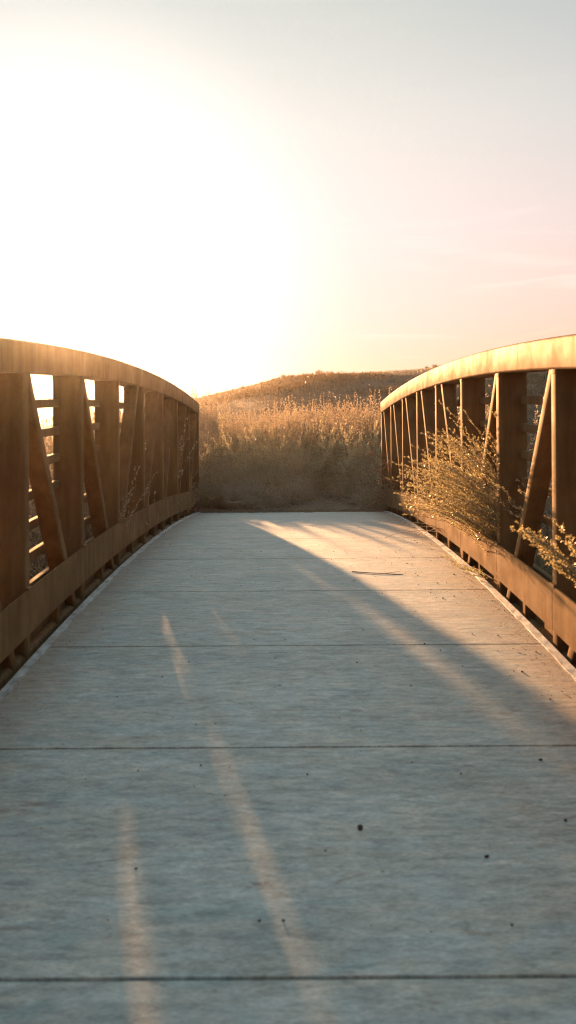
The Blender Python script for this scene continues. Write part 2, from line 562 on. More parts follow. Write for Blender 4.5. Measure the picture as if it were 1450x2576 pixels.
class Plant:
    """collects stems (three sided tubes) and leaves (diamonds)"""
    def __init__(s, seed):
        s.r = np.random.default_rng(seed)
        s.tv, s.tf, s.tn = [], [], 0
        s.lv = []

    def tube(s, pts, r0, r1):
        pts = np.asarray(pts, float); n = len(pts)
        d = np.gradient(pts, axis=0); d /= np.linalg.norm(d, axis=1, keepdims=True) + 1e-9
        ref = np.array([.31, .93, .17])
        u = np.cross(d, ref); u /= np.linalg.norm(u, axis=1, keepdims=True) + 1e-9
        w = np.cross(d, u)
        rad = np.linspace(r0, r1, n)[:, None]
        ring = [pts + rad * (math.cos(a) * u + math.sin(a) * w) for a in (0, 2.094, 4.189)]
        s.tv.append(np.stack(ring, 1).reshape(-1, 3))
        k = np.arange(n - 1)[:, None] * 3 + s.tn
        j = np.arange(3)[None, :]; j2 = (j + 1) % 3
        s.tf.append(np.stack([k + j, k + j2, k + 3 + j2, k + 3 + j], -1).reshape(-1, 4))
        s.tn += n * 3

    def leaves(s, pos, axis_, length, width):
        """pos (n,3), axis (n,3) pointing directions"""
        n = len(pos)
        if n == 0: return
        ax = axis_ / (np.linalg.norm(axis_, axis=1, keepdims=True) + 1e-9)
        rv = s.r.normal(size=(n, 3)); side = np.cross(ax, rv); side /= np.linalg.norm(side, axis=1, keepdims=True) + 1e-9
        ln = (length * s.r.uniform(.6, 1.35, n))[:, None]; wd = (width * s.r.uniform(.7, 1.3, n))[:, None]
        q = np.stack([pos, pos + ax * ln * .5 + side * wd * .5, pos + ax * ln, pos + ax * ln * .5 - side * wd * .5], 1)
        s.lv.append(q.reshape(-1, 3))

    def curve(s, p0, p1, p2, n, wob=0.0):
        t = np.linspace(0, 1, n)[:, None]
        c = (1 - t) ** 2 * p0 + 2 * t * (1 - t) * p1 + t * t * p2
        if wob:
            w = np.cumsum(s.r.normal(size=(n, 3)) * wob, 0); w -= w[0]
            c = c + w * t
        return c

    def spray(s, pts, t0, ntw, twl, nleaf, ll, lw, spread=.7, r=.0016, stemleaf=0, taper=True, up=.0):
        """side twigs with leaves along a stem polyline from t0 to its tip"""
        pts = np.asarray(pts); n = len(pts)
        for k in range(ntw):
            t = t0 + (1 - t0) * (k + s.r.random()) / ntw
            f = t * (n - 1); i = min(int(f), n - 2); u = f - i
            p = pts[i] * (1 - u) + pts[i + 1] * u
            d = pts[i + 1] - pts[i]; d = d / (np.linalg.norm(d) + 1e-9)
            dv = d + s.r.normal(size=3) * spread + np.array([0, 0, up]); dv /= np.linalg.norm(dv)
            l = twl * s.r.uniform(.5, 1.2) * ((1.15 - .85 * (t - t0) / (1 - t0 + 1e-6)) if taper else 1)
            e = p + dv * l; mid = p + dv * l * .5 + s.r.normal(size=3) * l * .10 - d * 0 
            tw = s.curve(p, mid, e + d * l * .25, 4)
            s.tube(tw, r, r * .5)
            m = max(2, int(nleaf * s.r.uniform(.7, 1.3)))
            tt = s.r.random(m) ** .7
            pos = tw[0] * ((1 - tt) ** 2)[:, None] + 2 * tw[1] * (tt * (1 - tt))[:, None] * 1.0 + tw[3] * (tt ** 2)[:, None]
            s.leaves(pos, dv[None, :] * .9 + s.r.normal(size=(m, 3)) * .65, ll, lw)
        if stemleaf:
            tt = t0 + (1 - t0) * s.r.random(stemleaf) ** .8
            f = tt * (n - 1); i = np.minimum(f.astype(int), n - 2); u = (f - i)[:, None]
            pos = pts[i] * (1 - u) + pts[i + 1] * u
            d = pts[i + 1] - pts[i]; d = d / (np.linalg.norm(d, axis=1, keepdims=True) + 1e-9)
            s.leaves(pos, d * .9 + s.r.normal(size=(stemleaf, 3)) * .6, ll, lw)

    def build(s, name, loc, stem_mat, leaf_m):
        root = empty(name, loc)
        off = np.array(loc, float)
        if s.tv:
            np_mesh('stems', np.concatenate(s.tv) - off, np.concatenate(s.tf), 4, stem_mat, root)
        if s.lv:
            v = np.concatenate(s.lv) - off
            np_mesh('foliage', v, np.arange(len(v)).reshape(-1, 4), 4, leaf_m, root)
        return root


def upright_shrub(name, seed, height, radius, nstem, leafm, stemm, label, group, spike=.5, dead=0, leaf=.030, dens=.85, twl=.17, low=False):
    """a dry sagebrush: many upright wands ending in seed spikes, a twiggy tangle below"""
    p = Plant(seed); r = p.r
    for k in range(nstem):
        a = r.uniform(0, 2 * math.pi); q = math.sqrt(r.random())
        b = np.array([math.cos(a), math.sin(a), 0]) * q * radius * .3
        hh = height * (1 - .30 * q ** 2) * (r.uniform(.12, 1.04) if low else r.uniform(.50, 1.0) if k % 6 else r.uniform(.9, 1.12))
        tip = np.array([math.cos(a), math.sin(a), 0.0]) * radius * q * r.uniform(.8, 1.25); tip[2] = hh
        mid = np.array([tip[0] * .8, tip[1] * .8, hh * r.uniform(.30, .5)]) + r.normal(size=3) * .05
        pts = p.curve(b, mid, tip, 9, .016)
        p.tube(pts, r.uniform(.005, .010), .0014)
        p.spray(pts, 1 - spike * r.uniform(.5, 1.1), int(11 * dens), twl * .40, 9, leaf * .8, leaf * .45, .5, .0012, int(26 * dens), True, .5)
        for j in range(4):
            f = int(r.integers(2, 7)); st = pts[f]
            l = height * r.uniform(.14, .34) * (.6 if low else 1)
            d = pts[f + 1] - pts[f]; d /= np.linalg.norm(d)
            o1 = np.array([math.cos(a), math.sin(a), 0]) * .35 + r.normal(size=3) * .55 + d * .6
            m1 = st + o1 / np.linalg.norm(o1) * l * .5
            e1 = m1 + (d * .5 + np.array([0, 0, .75]) + r.normal(size=3) * .25) * l * .55
            p2 = p.curve(st, m1, e1, 7, .008)
            p.tube(p2, .0034, .0012)
            p.spray(p2, .38, int(7 * dens), twl * .42, 8, leaf * .85, leaf * .45, .6, .0011, int(15 * dens), True, .45)
    for k in range(dead):
        a = r.uniform(0, 2 * math.pi)
        b = np.array([math.cos(a), math.sin(a), .1]) * radius * .4
        e = np.array([math.cos(a) * radius * r.uniform(.7, 1.2), math.sin(a) * radius * r.uniform(.7, 1.2), height * r.uniform(.1, .7)])
        pts = p.curve(b, (b + e) / 2 + np.array([0, 0, height * .3]) + r.normal(size=3) * .1, e, 8, .02)
        p.tube(pts, .0085, .0045)
        for j in range(4):
            q = pts[r.integers(2, 7)]
            p.tube(p.curve(q, q + r.normal(size=3) * .1, q + r.normal(size=3) * .22, 4), .006, .003)
    o = p.build(name, (0, 0, 0), stemm, leafm)
    tag(o, label, 'shrub', group)
    return o


def place(src, x, y, rz, sc_=1.0, label=None, group=None, first=False, dz=-.03):
    if first:
        c = src
    else:
        c = src.copy(); COL.objects.link(c)
        for ch in src.children:
            d = ch.copy(); COL.objects.link(d); d.parent = c
    c.location = (x, y, float(ground_z(x, y)) + dz)
    c.rotation_euler = (0, 0, rz); c.scale = (sc_, sc_, sc_)
    if label: c['label'] = label
    if group: c['group'] = group
    elif not first and 'group' in c and group == '': del c['group']
    return c


TH = 'dry sagebrush in the thicket beyond the bridge'
TL = 'dry tawny sagebrush with upright seed spikes in the thicket beyond the far bridge end'
protos = [
    upright_shrub('sagebrush', 11, 1.86, .62, 40, M['leaf_dry'], M['stem'], TL, TH, .45, 8),
    upright_shrub('sagebrush', 12, 1.95, .70, 42, M['leaf_dry'], M['stem'], TL, TH, .5, 10),
    upright_shrub('sagebrush', 13, 1.70, .66, 40, M['leaf_sage'], M['stem'], TL, TH, .4, 6),
    upright_shrub('sagebrush', 14, 1.08, .80, 30, M['leaf_sage'], M['dead'], TL, TH, .5, 40, .030, .8, .2),
]
tangle = upright_shrub('sagebrush', 15, .62, .66, 44, M['leaf_sage'], M['dead'], 'low sprawling sagebrush tangle at the edge of the gravel beyond the deck', 'sprawling sagebrush at the deck end', .5, 42, .028, .6, .16, True)
wispy = upright_shrub('sagebrush', 16, 2.25, .60, 40, M['leaf_dry'], M['stem'], 'wispy open sagebrush seen through the nearest openings of the left truss', 'wispy shrubs left of the bridge', .4, 0, .022, .55, .15)
wand = upright_shrub('sagebrush', 17, 1.95, .30, 6, M['leaf_dry'], M['stem'], 'tall slender sagebrush wands rising above the rest of the thicket', 'tall wands above the thicket', .55, 0, .024, 1.1, .2)
column = upright_shrub('sagebrush', 18, 2.85, .30, 34, M['leaf_dry'], M['stem'], 'tall narrow sagebrush added outside the left truss to block sun streaks', 'added sun-blocking shrubs outside the left truss', .5, 0, .026, 1.0, .2)
spray = upright_shrub('sagebrush', 19, 1.22, .95, 15, M['leaf_pale'], M['stem'], 'feathery grey-green sagebrush with long pale sprays in the lower front of the thicket', 'feathery sagebrush in the front of the thicket', .85, 4, .036, 1.5, .30)
rr = random.Random(21)
used = set()


def put(k, px, z, s, label=None, group=None):
    """thicket shrub rooted where picture column px is at z panels of depth"""
    x = (px - CX) * z * U
    first = k not in used
    used.add(k)
    return place(protos[k], x, z * P, rr.uniform(0, 6.28), s, label, group, first)


for k, (px, z, s) in enumerate(((560, 11.5, .95), (615, 11.9, 1.05), (668, 12.0, 1.15), (725, 12.3, 1.15), (792, 12.9, 1.2), (842, 12.7, 1.1), (893, 12.6, 1.2), (935, 12.0, 1.05), (640, 12.9, 1.35), (760, 13.3, 1.4))):
    place(spray, (px - CX) * z * U, z * P, rr.uniform(0, 6.28), s, None, None, k == 0)
GREY = 'sagebrush in front of the thicket'
put(3, 528, 11.0, .80, 'tangle of bleached bare twigs at the left foot of the thicket beside the railing end', GREY)
put(3, 618, 11.2, .92, 'low grey-green sagebrush with pale dead twigs left of centre before the thicket', GREY)
put(3, 700, 11.9, 1.0, 'low grey-green sagebrush behind the gravel in front of the thicket centre', GREY)
put(3, 850, 12.6, 1.05, 'low grey-green sagebrush at the right back edge of the gravel', GREY)
put(3, 955, 11.6, 1.05, 'low grey-green sagebrush at the foot of the right railing end', GREY)
for k, (px, z, s) in enumerate(((512, 10.45, .95), (548, 10.5, 1.0), (585, 10.55, 1.0), (622, 10.65, 1.0), (660, 10.8, 1.0), (700, 11.1, 1.0), (735, 11.5, .9), (560, 11.0, 1.2), (640, 11.3, 1.2), (965, 10.6, .8), (985, 10.3, .8), (945, 11.0, 1.0), (790, 12.2, 1.1), (870, 12.1, 1.0), (915, 11.7, 1.0))):
    place(tangle, (px - CX) * z * U, z * P, rr.uniform(0, 6.28), s, None, None, k == 0)
put(3, 572, 11.6, 1.0); put(3, 660, 11.9, 1.05); put(3, 775, 12.6, 1.1); put(3, 910, 12.7, 1.1); put(2, 610, 12.4, .8); put(2, 545, 12.3, .78); put(2, 700, 12.8, .82); put(2, 830, 13.1, .8); put(2, 930, 12.9, .85)
for px, z, k, s in ((520, 13.6, 0, .86), (575, 13.4, 2, .92), (630, 13.5, 0, .98), (690, 13.8, 1, 1.0), (745, 13.7, 2, 1.0), (800, 14.2, 1, .98), (855, 14.0, 0, 1.0), (905, 14.0, 2, 1.02), (960, 13.8, 0, 1.04), (1010, 14.0, 1, 1.02),
                    (545, 15.0, 1, .95), (610, 15.2, 0, 1.0), (675, 15.4, 1, 1.05), (735, 15.3, 0, 1.06), (790, 15.6, 1, 1.02), (850, 15.5, 0, 1.05), (910, 15.6, 1, 1.06), (965, 15.3, 0, 1.08), (1030, 15.4, 1, 1.04),
                    (505, 16.5, 0, 1.0), (580, 17, 1, 1.04), (650, 17.2, 0, 1.08), (720, 17.2, 1, 1.06), (800, 17.4, 0, 1.08), (880, 17.2, 1, 1.08), (960, 17.2, 0, 1.1)):
    put(k, px, z, s * rr.choice((.74, .82, .90, .97, 1.03)) * (.96 if z > 15 else 1))
put(1, 935, 13.3, 1.16, 'tallest golden spiked sagebrush standing right of the thicket centre near the railing', TH)
put(1, 690, 13.2, 1.08, 'tall spiked sagebrush standing above the left half of the thicket', TH)

# shrubs outside the bridge, some seen through the trusses, others added to block sun
for k, (px, z, s) in enumerate(((638, 14.6, 1.0), (668, 15.2, .98), (700, 14.4, 1.08), (722, 15.0, 1.0), (748, 14.2, 1.0), (782, 15.4, 1.02), (815, 14.6, 1.08), (845, 15.0, .98), (880, 15.2, 1.0), (903, 14.2, 1.04), (938, 13.8, 1.18), (950, 14.8, 1.08), (590, 14.8, .92), (560, 14.5, .88), (615, 15.5, .95), (528, 14.3, .84))):
    place(wand, (px - CX) * z * U, z * P, rr.uniform(0, 6.28), s, None, None, k == 0)
GL = 'shrubs on the bank left of the bridge'
LL = 'backlit dry sagebrush seen through the openings of the left truss'
for px, z, k, s in ((95, 9.0, 1, 1.0), (60, 9.8, 0, 1.05), (135, 9.6, 1, 1.0), (225, 10.5, 0, 1.0), (180, 11, 1, 1.0), (310, 12, 1, 1.05), (265, 11.6, 0, 1.0), (20, 9.2, 2, 1.05), (380, 13, 0, 1.0), (440, 13.5, 1, 1.0)):
    put(k, px, z, s, LL, GL)
LB = 'dry sagebrush added behind the far part of the left truss to block sun'
for k, (i, x, q) in enumerate(((3.22, -2.35, 1.0), (5.25, -2.75, 1.05), (4.9, -2.95, 1.08), (3.15, -2.35, .97), (3.6, -2.5, .95), (4.1, -2.72, 1.05), (4.05, -2.3, .94), (4.35, -2.22, .98), (4.75, -2.3, 1.0), (5.1, -2.2, 1.0), (5.5, -2.28, .98), (5.85, -2.2, .95), (6.2, -2.3, .9), (6.6, -2.22, .86), (6.85, -2.3, .83), (7.1, -2.35, .82), (7.4, -2.35, .78), (7.75, -2.3, .80), (8.05, -2.3, .80), (8.3, -2.45, .76))):
    place(column, x, yi(i), rr.uniform(0, 6.28), q, None, None, k == 0)  # mostly hidden shrubs, added to cut sun streaks through the truss slots
for i, x, k, s in ((5.3, -2.95, 0, 1.35), (6.1, -3.0, 1, 1.3), (6.9, -2.9, 1, 1.0), (7.3, -2.5, 0, .72), (7.9, -2.4, 2, .58), (8.5, -2.5, 2, .58), (9.2, -2.1, 2, .66), (9.9, -2.4, 2, .80), (10.6, -2.9, 0, .95), (12.5, -2.6, 1, 1.08), (13.0, -3.0, 0, 1.15), (13.4, -2.6, 1, 1.15), (12.2, -3.4, 0, 1.1)):
    place(protos[k], x, yi(i), rr.uniform(0, 6.28), s, LB, 'added sun-blocking shrubs behind the left truss')  # hidden behind the posts, added to keep sun off the deck
for i, x, s in ((3.2, -2.55, 1.25), (3.7, -2.9, 1.22), (3.9, -3.6, 1.2)):
    place(wispy, x, yi(i), rr.uniform(0, 6.28), s, 'wispy open sagebrush seen through the nearest openings of the left truss', 'wispy shrubs left of the bridge', i == 3.2)
GR = 'shrubs on the bank right of the bridge'
LR = 'golden dry sagebrush seen through the openings of the right truss'
for px, z, k, s in ((1375, 8.6, 1, 1.12), (1325, 8.8, 0, 1.15), (1290, 9.6, 1, 1.15), (1420, 8.2, 0, 1.1), (1225, 9.8, 1, 1.15), (1180, 10.8, 0, 1.15), (1120, 11.8, 1, 1.1), (1070, 12.4, 0, 1.1), (1460, 7.6, 2, 1.0), (1345, 7.4, 2, .85)):
    put(k, px, z, s, LR, GR)


def branchy(name, seed, root, tips, ctrl, leafm, stemm, label, leaf=.02, dens=1.0, twl=.10, t0=.5, rstem=.006, nl=9, wr=.5):
    p = Plant(seed); r = p.r
    for (tp, bs, ct) in tips:
        tp, bs, ct = np.array(tp), np.array(bs), np.array(ct)
        pts = p.curve(bs, ct, tp, 12, .006)
        p.tube(pts, rstem * r.uniform(.7, 1.2), .0012)
        p.spray(pts, t0, int(13 * dens), twl, nl, leaf, leaf * wr, .55, .0013, int(30 * dens), True, .12)
    o = p.build(name, tuple(root), stemm, leafm)
    tag(o, label, 'shrub')
    return o


# the big sagebrush leaning through the right truss between posts 1 and 2
rg = np.random.default_rng(77)
tips = []
tipsP = [(1118, 1010, 5.25), (1066, 1094, 5.3), (1104, 1086, 5.15), (1012, 1147, 5.3), (990, 1172, 5.3), (980, 1205, 5.25), (1040, 1120, 5.35), (1000, 1222, 5.1),
         (1085, 1120, 5.3), (1186, 1035, 5.0), (1030, 1165, 5.2), (1060, 1150, 5.1), (1020, 1245, 5.0), (1140, 1060, 5.2), (1165, 1085, 4.95), (1215, 1075, 4.8), (1235, 1040, 4.75)]
for px, py, z in tipsP:
    tips.append((px, py, z))
for k in range(125):
    u, v = rg.random(), rg.random()
    xl = 1000 + 105 * (1 - u) ** 1.3 * (1 if u < .55 else 1) - 12 * math.sin(u * 3.1)
    py = 1075 + 205 * u
    px = xl + (1235 - xl) * v ** 1.5
    tips.append((px, py + 20 * v, rg.uniform(4.65, 5.4) - .2 * v))
for k in range(60):
    u = rg.random()
    tips.append((990 + 150 * rg.random() ** 1.4 + 40 * u, 1165 + 140 * u, rg.uniform(4.7, 5.35)))
full = []
for px, py, z in tips:
    T = at(px, py, z)
    by = yi(rg.uniform(1.25, 1.85)); bx = rg.uniform(1.9, 2.35)
    B = (bx, by, -.75)
    cz = max(.62, min(T.z - .02, .62 + .45 * (T.z - .45))) + rg.uniform(-.05, .08)
    C = (1.95, by * .4 + T.y * .6, cz)
    full.append((T, B, C))
branchy('leaning_sagebrush', 31, (2.1, yi(1.55), -.75), full, None, M['leaf_green'], M['stem'], 'large olive sagebrush leaning through the right truss over the kick plate, its tips glittering', .0115, 2.6, .065, .36, .0040, 14, .40)

# the near shrub: one long leafy branch reaches in over the kick plate
near = []
for px, py, z, d in ((1285, 1312, 3.05, 0), (1330, 1352, 3.0, .03), (1388, 1292, 2.95, 0), (1360, 1385, 2.95, -.02), (1400, 1400, 2.9, .02), (1420, 1375, 2.95, 0), (1310, 1335, 3.02, .0)):
    T = at(px, py, z)
    near.append((T, (2.05 + d, yi(-.55), -.6), (1.62, yi(-.72), .86 + d)))
for k in range(26):
    u = rg.random() ** .8
    px, py = 1283 + 175 * u, 1318 + 135 * u + rg.normal() * (7 + 13 * u)
    T = at(px, py, 3.05 - .15 * u + rg.normal() * .04)
    near.append((T, (2.05, yi(-.55), -.6), (1.62, yi(-.72), .86 + rg.normal() * .05)))
branchy('near_sagebrush', 32, (2.05, yi(-.55), -.6), near, None, M['leaf_green'], M['stem'], 'out of focus leafy sage branch reaching in at the right edge of the photo', .013, 1.3, .05, .66, .004, 12, .42)

mid = []
for px, py, z in ((1290, 1205, 4.45), (1302, 1228, 4.4), (1312, 1246, 4.35), (1272, 1262, 4.4), (1288, 1286, 4.3), (1308, 1296, 4.25), (1330, 1232, 4.3)):
    T = at(px, py, z)
    mid.append((T, (2.15, yi(.4), -.7), (1.98, yi(.45), T.z * .75)))
branchy('small_sagebrush', 33, (2.15, yi(.4), -.7), mid, None, M['leaf_sage'], M['stem'], 'sparse grey sage sprigs showing in the dark bay between the two nearest right posts', .015, .9, .07, .6, .0035)

lf = []
for px, py, z in ((352, 1172, 5.75), (395, 1182, 5.9), (340, 1215, 5.7), (378, 1225, 5.85), (330, 1245, 5.6)):
    T = at(px, py, z)
    B = (-1.95, yi(2.0), -.6)
    lf.append((T, B, (-1.72, yi(2.05), .55)))
branchy('slender_sagebrush', 34, (-1.95, yi(2.0), -.6), lf, None, M['leaf_dry'], M['stem'], 'slender dry sage sprigs poking through the left truss over its kick plate', .015, 1.0, .08, .5, .0035)

# bare arching canes at the right end of the bridge
p = Plant(41); r = p.r
rootp = np.array(at(1000, 1285, 10.0))
for k in range(46):
    tp = np.array(at(r.uniform(925, 1010), r.uniform(1135, 1292), r.uniform(9.2, 11.2)))
    b = rootp + np.array([r.uniform(.0, .5), r.uniform(-.5, .6), -.3])
    c = (b + tp) / 2 + np.array([-.1, 0, r.uniform(.25, .75)])
    pts = p.curve(b, c, tp, 12, .01)
    p.tube(pts, .0075, .0042)
    for j in range(2):
        q = pts[r.integers(5, 11)]
        e = q + np.array([-.15, 0, -.05]) * r.uniform(.4, 1.6) + r.normal(size=3) * .09
        p.tube(p.curve(q, (q + e) / 2 + np.array([0, 0, .05]), e, 5), .0045, .0028)
o = p.build('bramble', (float(rootp[0]), float(rootp[1]), .0), M['cane'], M['leaf_dry'])
tag(o, 'bare reddish bramble canes arching over the right corner of the far deck end', 'bramble')

# dark drooping stem that hangs over the deck
p = Plant(42); r = p.r
b = np.array((1.72, yi(2.75), deckz(2.75) + .05))
for px, py, z in ((957, 1356, 6.72), (1012, 1338, 6.55), (1040, 1352, 6.4), (1060, 1344, 6.3), (1000, 1322, 6.9)):
    e = np.array(at(px, py, z)); c = (b + e) / 2 + np.array([0, 0, .16])
    p.tube(p.curve(b, c, e, 12, .004), .0055, .0022)
o = p.build('bare_stem', tuple(b), M['stem'], M['leaf_dry'])
tag(o, 'thin dark bare stems drooping over the right deck edge below the leaning sagebrush', 'stem')

# yellow-green weed on the right deck edge
p = Plant(43); r = p.r
b = np.array((1.66, yi(1.05), deckz(1) + .01))
for px, py, z in ((1112, 1395, 5.75), (1135, 1415, 5.5), (1150, 1424, 5.3), (1175, 1440, 5.1), (1190, 1446, 4.95)):
    e = np.array(at(px, py, z)); c = (b + e) / 2 + np.array([0, 0, .05])
    pts = p.curve(b, c, e, 9, .004)
    p.tube(pts, .003, .0012)
    p.spray(pts, .55, 8, .05, 6, .016, .008, .7, .001, 12)
o = p.build('weed', tuple(b), M['cane'], M['leaf_yellow'])
tag(o, 'small yellow-green weed trailing along the right deck edge', 'weed')

# ------------------------------------------------------------------ grass and ground cover
rn = np.random.default_rng(9)


def blades(name, x, y, h, w, mat, lean=.35, per=1):
    n = len(x)
    z = ground_z(x, y) - .03
    a = rn.uniform(0, 2 * math.pi, n)
    bx, by = np.cos(a) * w / 2, np.sin(a) * w / 2
    dx, dy = rn.normal(size=n) * lean * h, rn.normal(size=n) * lean * h
    v = np.stack([np.stack([x - bx, y - by, z], 1), np.stack([x + bx, y + by, z], 1), np.stack([x + dx, y + dy, z + h], 1)], 1)
    return np_mesh(name, v.reshape(-1, 3), np.arange(n * 3).reshape(-1, 3), 3, mat)


n = 150000
y = RIDGE + 4 - (RIDGE - 15) * rn.random(n) ** 1.15
x = (rn.uniform(380, 1560, n) - CX) / F * y
d = vnoise(x * .5, y * .35, 14)
keep = rn.random(n) < .25 + 1.1 * d ** 2
x, y, d = x[keep], y[keep], d[keep]
g = blades('hill_grass', x, y, (.07 + .22 * d * rn.random(len(x)) ** 2) * rn.uniform(.6, 1.3, len(x)), rn.uniform(.012, .03, len(x)) * (1 + y / 40), M['grass'])
tag(g, kind='stuff')
n = 60000
x = rn.uniform(-16, 16, n); y = rn.uniform(-3, 34, n)
keep = (np.abs(x) > 1.95) | (y > yi(10.3)) 
x, y = x[keep], y[keep]
d = vnoise(x * .8, y * .8, 15)
keep = rn.random(len(x)) < .3 + d
x, y = x[keep], y[keep]
g2 = blades('dry_grass', x, y, rn.uniform(.12, .42, len(x)), rn.uniform(.008, .02, len(x)), M['grass'], .45)
tag(g2, kind='stuff')

# sticks and leaf crumbs drifted against the end of the deck
p = Plant(71); r = p.r
for k in range(420):
    x = r.uniform(-1.45, 1.5); y = yi(DECK_END) + (.02 + abs(r.normal()) * .10 if k < 260 else r.uniform(.05, 2.2))
    if k < 60: y = yi(DECK_END) - abs(r.normal()) * .10
    z = (deckz(DECK_END) + .012 if y < yi(DECK_END) + .5 else max(float(ground_z(x, y)) + .02, deckz(DECK_END) - .02)) + r.random() * (.02 if k < 260 else .01)
    a = r.normal() * .5; l = r.uniform(.05, .34)
    d = np.array([math.cos(a), math.sin(a), r.normal() * .06]) * l / 2
    c = np.array([x, y, z])
    p.tube(p.curve(c - d, c + r.normal(size=3) * .012, c + d, 4), r.uniform(.003, .007), .002)
o = np_mesh('twig_litter', np.concatenate(p.tv), np.concatenate(p.tf), 4, M['stem'])
tag(o, kind='stuff')

# brush on the ridge line, each a thing
hp = upright_shrub('ridge_bush', 61, .62, .42, 20, M['leaf_dry'], M['stem'], 'small dry bush standing out against the sky on the hill crest', 'bushes on the hill crest', .5, 4, .05, .45, .16)
spots = [(525, .5), (552, .62), (580, .5), (612, .7), (660, .55), (690, .6), (715, .75), (737, .6), (830, .8), (848, .5), (935, .45), (985, .45), (1075, .55), (1095, .6)]
for k, (px, s) in enumerate(spots):
    yy = RIDGE - 1.0 + rr.uniform(-1, 1)
    place(hp, (px - CX) / F * yy, yy, rr.uniform(0, 6), s * .6, None, None, k == 0)
yy = RIDGE - .5
place(hp, (806 - CX) / F * yy, yy, 1.0, .72, 'tallest twiggy bush rising from the hill crest above the thicket', 'bushes on the hill crest')

# ------------------------------------------------------------------ litter on the deck


def on_deck(px, py):
    """point of the deck under a picture position"""
    pyy = py + (px - CX) * .007
    lo = min([k * .01 for k in range(-300, 626)], key=lambda i: abs(deckd(i) / (K + i) - (pyy - CY)))
    return (px - CX) * (K + lo) * U, yi(lo), deckz(lo)


def blob(seed, sub=2):
    import bmesh
    bm = bmesh.new(); bmesh.ops.create_icosphere(bm, subdivisions=sub, radius=1)
    rq = random.Random(seed)
    ph = [rq.uniform(0, 6) for _ in range(6)]
    for v in bm.verts:
        k = 1 + .22 * math.sin(3 * v.co.x + ph[0]) * math.sin(2.5 * v.co.y + ph[1]) + .15 * math.sin(5 * v.co.z + ph[2]) + .08 * math.sin(9 * v.co.x + ph[3])
        v.co *= k; v.co.z *= .75
    me = bpy.data.meshes.new('pellet'); bm.to_mesh(me); bm.free()
    me.materials.append(M['pellet']); me.shade_smooth()
    return me


pm = [blob(s) for s in (1, 2, 3)]
listed = [(900, 2085, 15), (1218, 2155, 13), (335, 2188, 7), (1355, 1915, 9), (1280, 2330, 7), (342, 1940, 6), (768, 1950, 6), (705, 2317, 8), (645, 2320, 6), (404, 1705, 6), (488, 1825, 6), (895, 1668, 9), (1065, 1620, 7), (1105, 1637, 7), (1160, 1676, 7), (1310, 1690, 10),
          (1112, 1505, 9), (1140, 1500, 8), (1080, 1490, 6), (1098, 1467, 8), (1050, 1470, 6), (1140, 1445, 8), (1042, 1360, 9), (1048, 1365, 8), (1082, 1410, 6), (1022, 1418, 7), (1345, 1640, 8), (655, 1388, 7), (708, 1484, 6), (838, 1388, 7), (605, 1333, 6), (760, 1322, 6), (552, 1400, 6), (740, 1343, 7), (716, 1361, 6), (575, 1312, 6), (900, 1330, 6), (1005, 1380, 6), (480, 1450, 6), (540, 1470, 6), (1250, 1600, 7), (1185, 1595, 6), (910, 1585, 6), (465, 1520, 5), (1380, 1760, 8), (1417, 2065, 9), (812, 2142, 6), (500, 1925, 6), (1030, 1725, 6), (640, 1610, 5), (700, 1725, 6), (255, 1585, 5), (360, 1505, 5)]
rp_ = random.Random(4)
LP = 'small dark pellet of litter lying on the concrete bridge deck'
extra = [(rp_.uniform(400, 1100), rp_.uniform(1295, 1480), rp_.uniform(3.5, 6)) for _ in range(34)] + [(rp_.uniform(150, 1300), rp_.uniform(1480, 2000), rp_.uniform(3, 5)) for _ in range(24)]
for k, (px, py, s) in enumerate(listed + extra):
    x, y, z = on_deck(px, py)
    if not (DX0 + .05 < x < DX1 - .05): continue
    o = bpy.data.objects.new('pellet', pm[k % 3]); COL.objects.link(o)
    q = s * .00066 * rp_.uniform(.75, 1.1)
    o.location = (x, y, z + q * .55); o.scale = (q * rp_.uniform(.8, 1.5), q, q); o.rotation_euler = (0, 0, rp_.uniform(0, 6))
    lab = LP
    if k == 0: lab = 'largest dark clod lying alone on the shaded near slab'
    if k == 1: lab = 'dark clod near the right side of the shaded nearest slab'
    tag(o, lab, 'pellet', 'pellets scattered on the deck')

# grit and leaf crumbs gathered along the deck edges and under the leaning shrub
p = Plant(81); r = p.r
for k in range(1500):
    i = r.uniform(-1.9, 6.1)
    if k < 750: x = DX1 - .03 - abs(r.normal()) * .10
    elif k < 1050: x = DX0 + .03 + abs(r.normal()) * .08
    elif k < 1300: x = r.uniform(.3, 1.5); i = r.normal() * .9 + 2.4
    else: x = r.uniform(DX0 + .1, DX1 - .1)
    if not (DX0 + .02 < x < DX1 - .02 and i < 6.2): continue
    p.leaves(np.array([[x, yi(i), deckz(i) + .004 + .004 * r.random()]]), np.array([[r.normal(), r.normal(), r.normal() * .25]]), .011, .006)
v = np.concatenate(p.lv)
o = np_mesh('leaf_litter', v, np.arange(len(v)).reshape(-1, 4), 4, M['stem'])
tag(o, kind='stuff')

x, y, z = on_deck(945, 1444)
p = Plant(51); r = p.r
A = np.array((x - .20, y + .10, z + .005)); B = np.array((x + .22, y - .03, z + .004))
pts = p.curve(A, (A + B) / 2 + np.array([.02, -.06, .002]), B, 9, .0012); p.tube(pts, .005, .0025)
p.tube(p.curve(pts[5], pts[5] + np.array([.06, .05, .003]), pts[5] + np.array([.14, .06, .006]), 5), .003, .0015)
o = p.build('twig', (x, y, z), M['stem'], M['leaf_dry'])
tag(o, 'thin forked dry twig lying on the sunlit part of the deck', 'twig')

